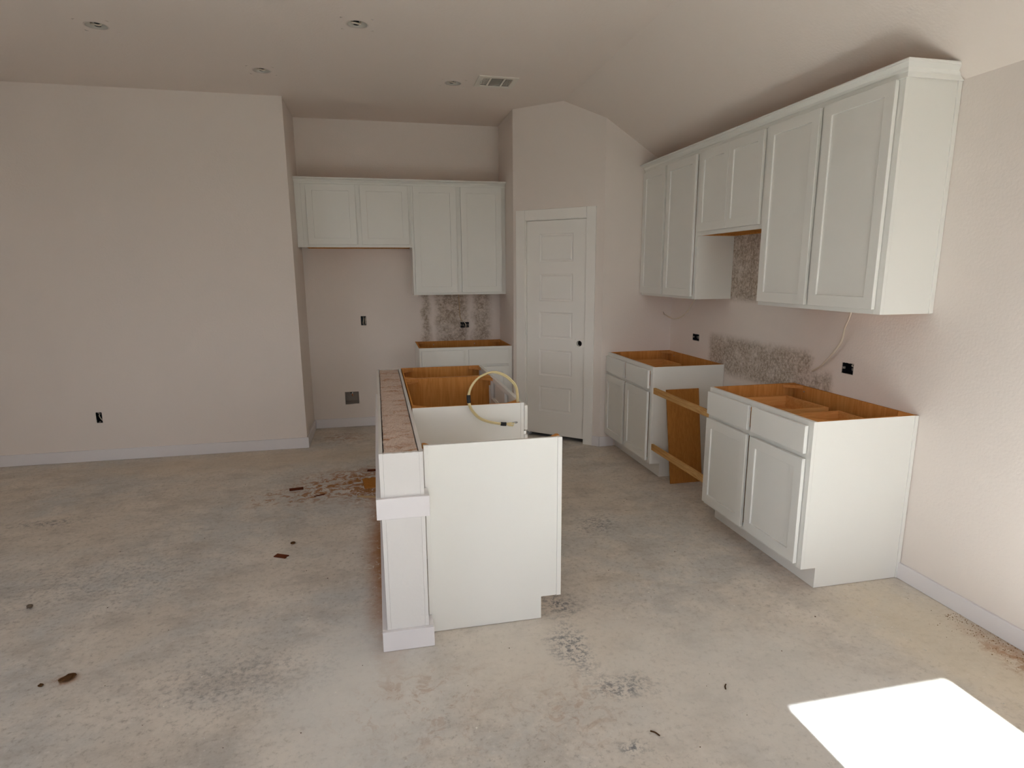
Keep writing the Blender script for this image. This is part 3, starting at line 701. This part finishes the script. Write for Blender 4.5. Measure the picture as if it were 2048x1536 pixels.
romex('tan cable hanging below the tall alcove wall cabinet to the outlet box', [(-1.753, 3.93, 1.366), (-1.751, 3.935, 1.32), (-1.746, 3.945, 1.26), (-1.742, 3.958, 1.18), (-1.738, 3.966, 1.12), (-1.722, 3.966, 1.07)], 'cable_tan', .005)

# ------------------------------------------------------------------ ceiling: recessed cans and supply vent
CL = ['leftmost open recessed can light in the ceiling', 'open recessed can light highest in the picture, left of centre', 'open recessed can light nearest the left wall corner of the alcove', 'open recessed can light beside the ceiling vent']
for (x, y), lb in zip(CANS, CL):
    t = thing('recessed_can', lb, 'light fixture', (x, y, H), group='recessed can lights')
    bm = BM(); n = 28; R = .0612
    rg = [[bm.verts.new((r_*math.cos(2*PI*i/n), r_*math.sin(2*PI*i/n), z)) for i in range(n)] for r_, z in ((R, .001), (R, .075), (.040, .095), (.040, .12))]
    for A, B in zip(rg, rg[1:]):
        for i in range(n): bm.faces.new((A[i], A[(i+1) % n], B[(i+1) % n], B[i])).smooth = True
    bm.faces.new(rg[-1])
    bm.faces.ensure_lookup_table(); bm.faces[-1].material_index = 1
    for f_ in bm.faces:
        if f_.calc_center_median().z > .08: f_.material_index = 1
    obj('housing', bm, ['vent_white', 'dark_void'], t)  # white below, near black above: inner shade put into the colour
    bm = BM()
    rr = [[bm.verts.new(((r_+(random.uniform(-.002, .003) if r_ > .06 else 0))*math.cos(2*PI*i/n), (r_+(random.uniform(-.002, .003) if r_ > .06 else 0))*math.sin(2*PI*i/n), z)) for i in range(n)] for r_, z in ((.0585, .004), (.0585, -.0015), (.0655, -.0015), (.0655, .0))]
    for A, B in zip(rr, rr[1:]):
        for i in range(n): bm.faces.new((A[i], A[(i+1) % n], B[(i+1) % n], B[i]))
    obj('cut_edge', bm, 'gypsum', t)
    bm = BM(); tube(bm, [(-.035, .03, .06), (-.030, .01, .016), (-.008, -.005, .006), (.018, .012, .010), (.024, .035, .05)], .0055, 8); obj('supply_cable', bm, 'cable_white', t)
    bm = BM(); tube(bm, [(-.005, .040, .10), (-.005, .036, .012)], .017, 14, sub=1); obj('socket', bm, 'black_plastic', t)
t = thing('ceiling_vent', 'white rectangular supply vent with louvres in the ceiling', 'vent', ((VX0+VX1)/2, (VY0+VY1)/2, H))
w, h = (VX1-VX0)/2, (VY1-VY0)/2
bm = BM()
for (a, b, c_, d) in ((-w-.018, w+.018, -h-.018, -h+.022), (-w-.018, w+.018, h-.022, h+.018), (-w-.018, -w+.022, -h+.022, h-.022), (w-.022, w+.018, -h+.022, h-.022), (-.062, -.050, -h+.022, h-.022), (.044, .056, -h+.022, h-.022)): box(bm, a, b, c_, d, -.008, -.0006)
obj('frame', bm, 'vent_white', t, bevel=.002)
bm = BM(); e = .001
for bx in ((-w+e, w-e, -h+e, h-e, .150, .155), (-w+e, -w+.004, -h+e, h-e, 0, .150), (w-.004, w-e, -h+e, h-e, 0, .150), (-w+.004, w-.004, -h+e, -h+.004, 0, .150), (-w+.004, w-.004, h-.004, h-e, 0, .150)): box(bm, *bx)
obj('duct', bm, 'vent_dark', t)
def slat(x, y, lx, ly, tilt, ax):
    bm = BM(); box(bm, -lx, lx, -ly, ly, -.0008, .0008)
    obj('slat', bm, 'vent_white', t, (x, y, .001), (tilt, 0, 0) if ax == 'x' else (0, tilt, 0))
for i in range(6):
    slat(-.108+i*.0098, 0, .0030, h-.024, math.radians(18), 'y'); slat(.062+i*.0098, 0, .0030, h-.024, math.radians(-18), 'y')
for i in range(9): slat(-.003, -.085+i*.021, .046, .013, math.radians(28), 'x')
bm = BM(); box(bm, -.121, -.115, -.03, .02, -.02, -.006); obj('damper_lever', bm, 'vent_white', t)

# ------------------------------------------------------------------ small things left on the floor
def strip(label, x, y, l, w_, rz, mat='chip_brown', th=.006):
    bm = BM(); box(bm, -l/2, l/2, -w_/2, w_/2, 0, th)
    tag(obj('wood_offcut', bm, mat, None, (x, y, .0012), (0, 0, math.radians(rz)), bevel=.0006), label, 'offcut', 'brown offcuts on the floor')
strip('brown wood offcut on the floor left of the island sawdust', -3.228, 2.116, .098, .045, 8)
strip('brown wood offcut with a chipped end lying nearest the camera on the left floor', -3.177, .985, .076, .036, -28)
strip('thin dark sliver of wood in the sawdust left of the island', -3.05, 1.945, .075, .012, 22, th=.004)
strip('brown wood offcut half hidden behind the far part of the half wall', -2.66, 2.43, .12, .04, -4)
strip('square brown board scrap lying in the sawdust against the half wall', -2.685, 2.12, .12, .22, 6, 'fibreboard', .008)
strip('grey wood stick lying in sawdust against the half wall', -2.71, 1.83, .15, .018, -18, 'cut_edge', .008)
bm = BM(); box(bm, -.006, .006, -.005, .005, 0, .005); 
tag(obj('gypsum_chip', bm, 'crumb', None, (-3.138, .962, .0012), (0, 0, .5), bevel=.001), 'tiny white chip at the end of the brown offcut', 'chip')
bm = BM()
n = 14; R = [[bm.verts.new((r_*math.cos(2*PI*i/n), r_*math.sin(2*PI*i/n), z)) for i in range(n)] for r_, z in ((.014, 0), (.014, .006), (.006, .006), (.006, 0))]
for A, B in zip(R, R[1:]+R[:1]):
    for i in range(n): bm.faces.new((A[i], A[(i+1) % n], B[(i+1) % n], B[i]))
bmesh.ops.recalc_face_normals(bm, faces=bm.faces)
tag(obj('washer', bm, 'dirt', None, (-3.135, 1.152, .0012)), 'small round washer on the floor above the chipped offcut', 'washer')
def lump(name, label, cat, x, y, r_, mat, sq=.5, seed=1):
    bm = BM(); bmesh.ops.create_icosphere(bm, subdivisions=2, radius=r_); rnd = random.Random(seed)
    for v in bm.verts: v.co *= rnd.uniform(.75, 1.2); v.co.z *= sq; v.co.x *= 1.3
    zmin = min(v.co.z for v in bm.verts)
    tag(obj(name, bm, mat, None, (x, y, .001-zmin), (0, 0, rnd.uniform(0, 6))), label, cat)
lump('pebble', 'grey pebble on the floor at the left edge of the picture', 'pebble', -4.276, .685, .014, 'pebble', .6, 2)
lump('dirt_clod', 'brown clod of dirt on the floor at the lower left', 'dirt', -3.85, .055, .022, 'dirt', .25, 3)
lump('dirt_clod', 'little crumb of dirt left of the big brown clod', 'dirt', -3.93, .03, .009, 'dirt', .4, 5)
def twig(label, x, y, l, rz, mat='dirt'):
    bm = BM(); tube(bm, [(-l/2, 0, .003), (0, .002, .0042), (l/2, -.001, .003)], .0026, 6); tag(obj('splinter', bm, mat, None, (x, y, 0), (0, 0, math.radians(rz))), label, 'splinter')
twig('dark splinter on the floor left of the sun patch, below the island', -1.715, -.738, .035, -50)
twig('dark splinter on the floor near the left edge of the sun patch', -1.345, -.575, .03, 60)
twig('brown splinter at the bottom of the floor below the half wall', -2.44, -.80, .045, 35, 'chip_brown')
twig('brown sliver beside the baseboard at the right edge of the picture', -.075, -.86, .04, -35, 'chip_brown')
KEEP = [(-.62, .1, -.03, 3.0), (-2.64, -1.79, -.07, 2.3), (XP1, 0, 2.4, 4)]
def grit(name, label, n, area, size, mat, cat, dens=None):
    bm = BM(); rnd = random.Random(len(label))
    for _ in range(n):
        x, y = area(rnd)
        if any(r_[0] < x < r_[1] and r_[2] < y < r_[3] for r_ in KEEP) or y > 3.2: continue
        s_ = size*rnd.uniform(.4, 1.3); a_ = rnd.uniform(0, 6.3); e_ = rnd.uniform(.4, 1)
        V4 = [bm.verts.new((x+s_*math.cos(a_+q)*(1 if q % 3.14 < 1 else e_), y+s_*math.sin(a_+q)*e_, .0008)) for q in (0, 2.1, 4.2)]
        tp = bm.verts.new((x, y, .0008+s_*.7))
        bm.faces.new(V4[::-1])
        for q in range(3): bm.faces.new((V4[q], V4[(q+1) % 3], tp))
    tag(obj(name, bm, mat), label, cat, kind='stuff')
grit('sawdust_grit', 'brown sawdust grit along the right wall baseboard', 700, lambda r: (-.016-abs(r.gauss(0, .07)), r.uniform(-1.6, -.35)), .0035, 'sawdust', 'grit')
grit('dark_specks', 'dark specks of dirt scattered over the slab', 170, lambda r: (r.uniform(-5.5, -.1), r.uniform(-1.2, 3.0)), .0042, 'dirt', 'grit')
grit('mud_crumbs', 'white crumbs of wall texture scattered over the slab', 420, lambda r: (min(-.4, r.gauss(-1.6, 1.3)), r.gauss(.1, .8)), .0045, 'crumb', 'crumbs')
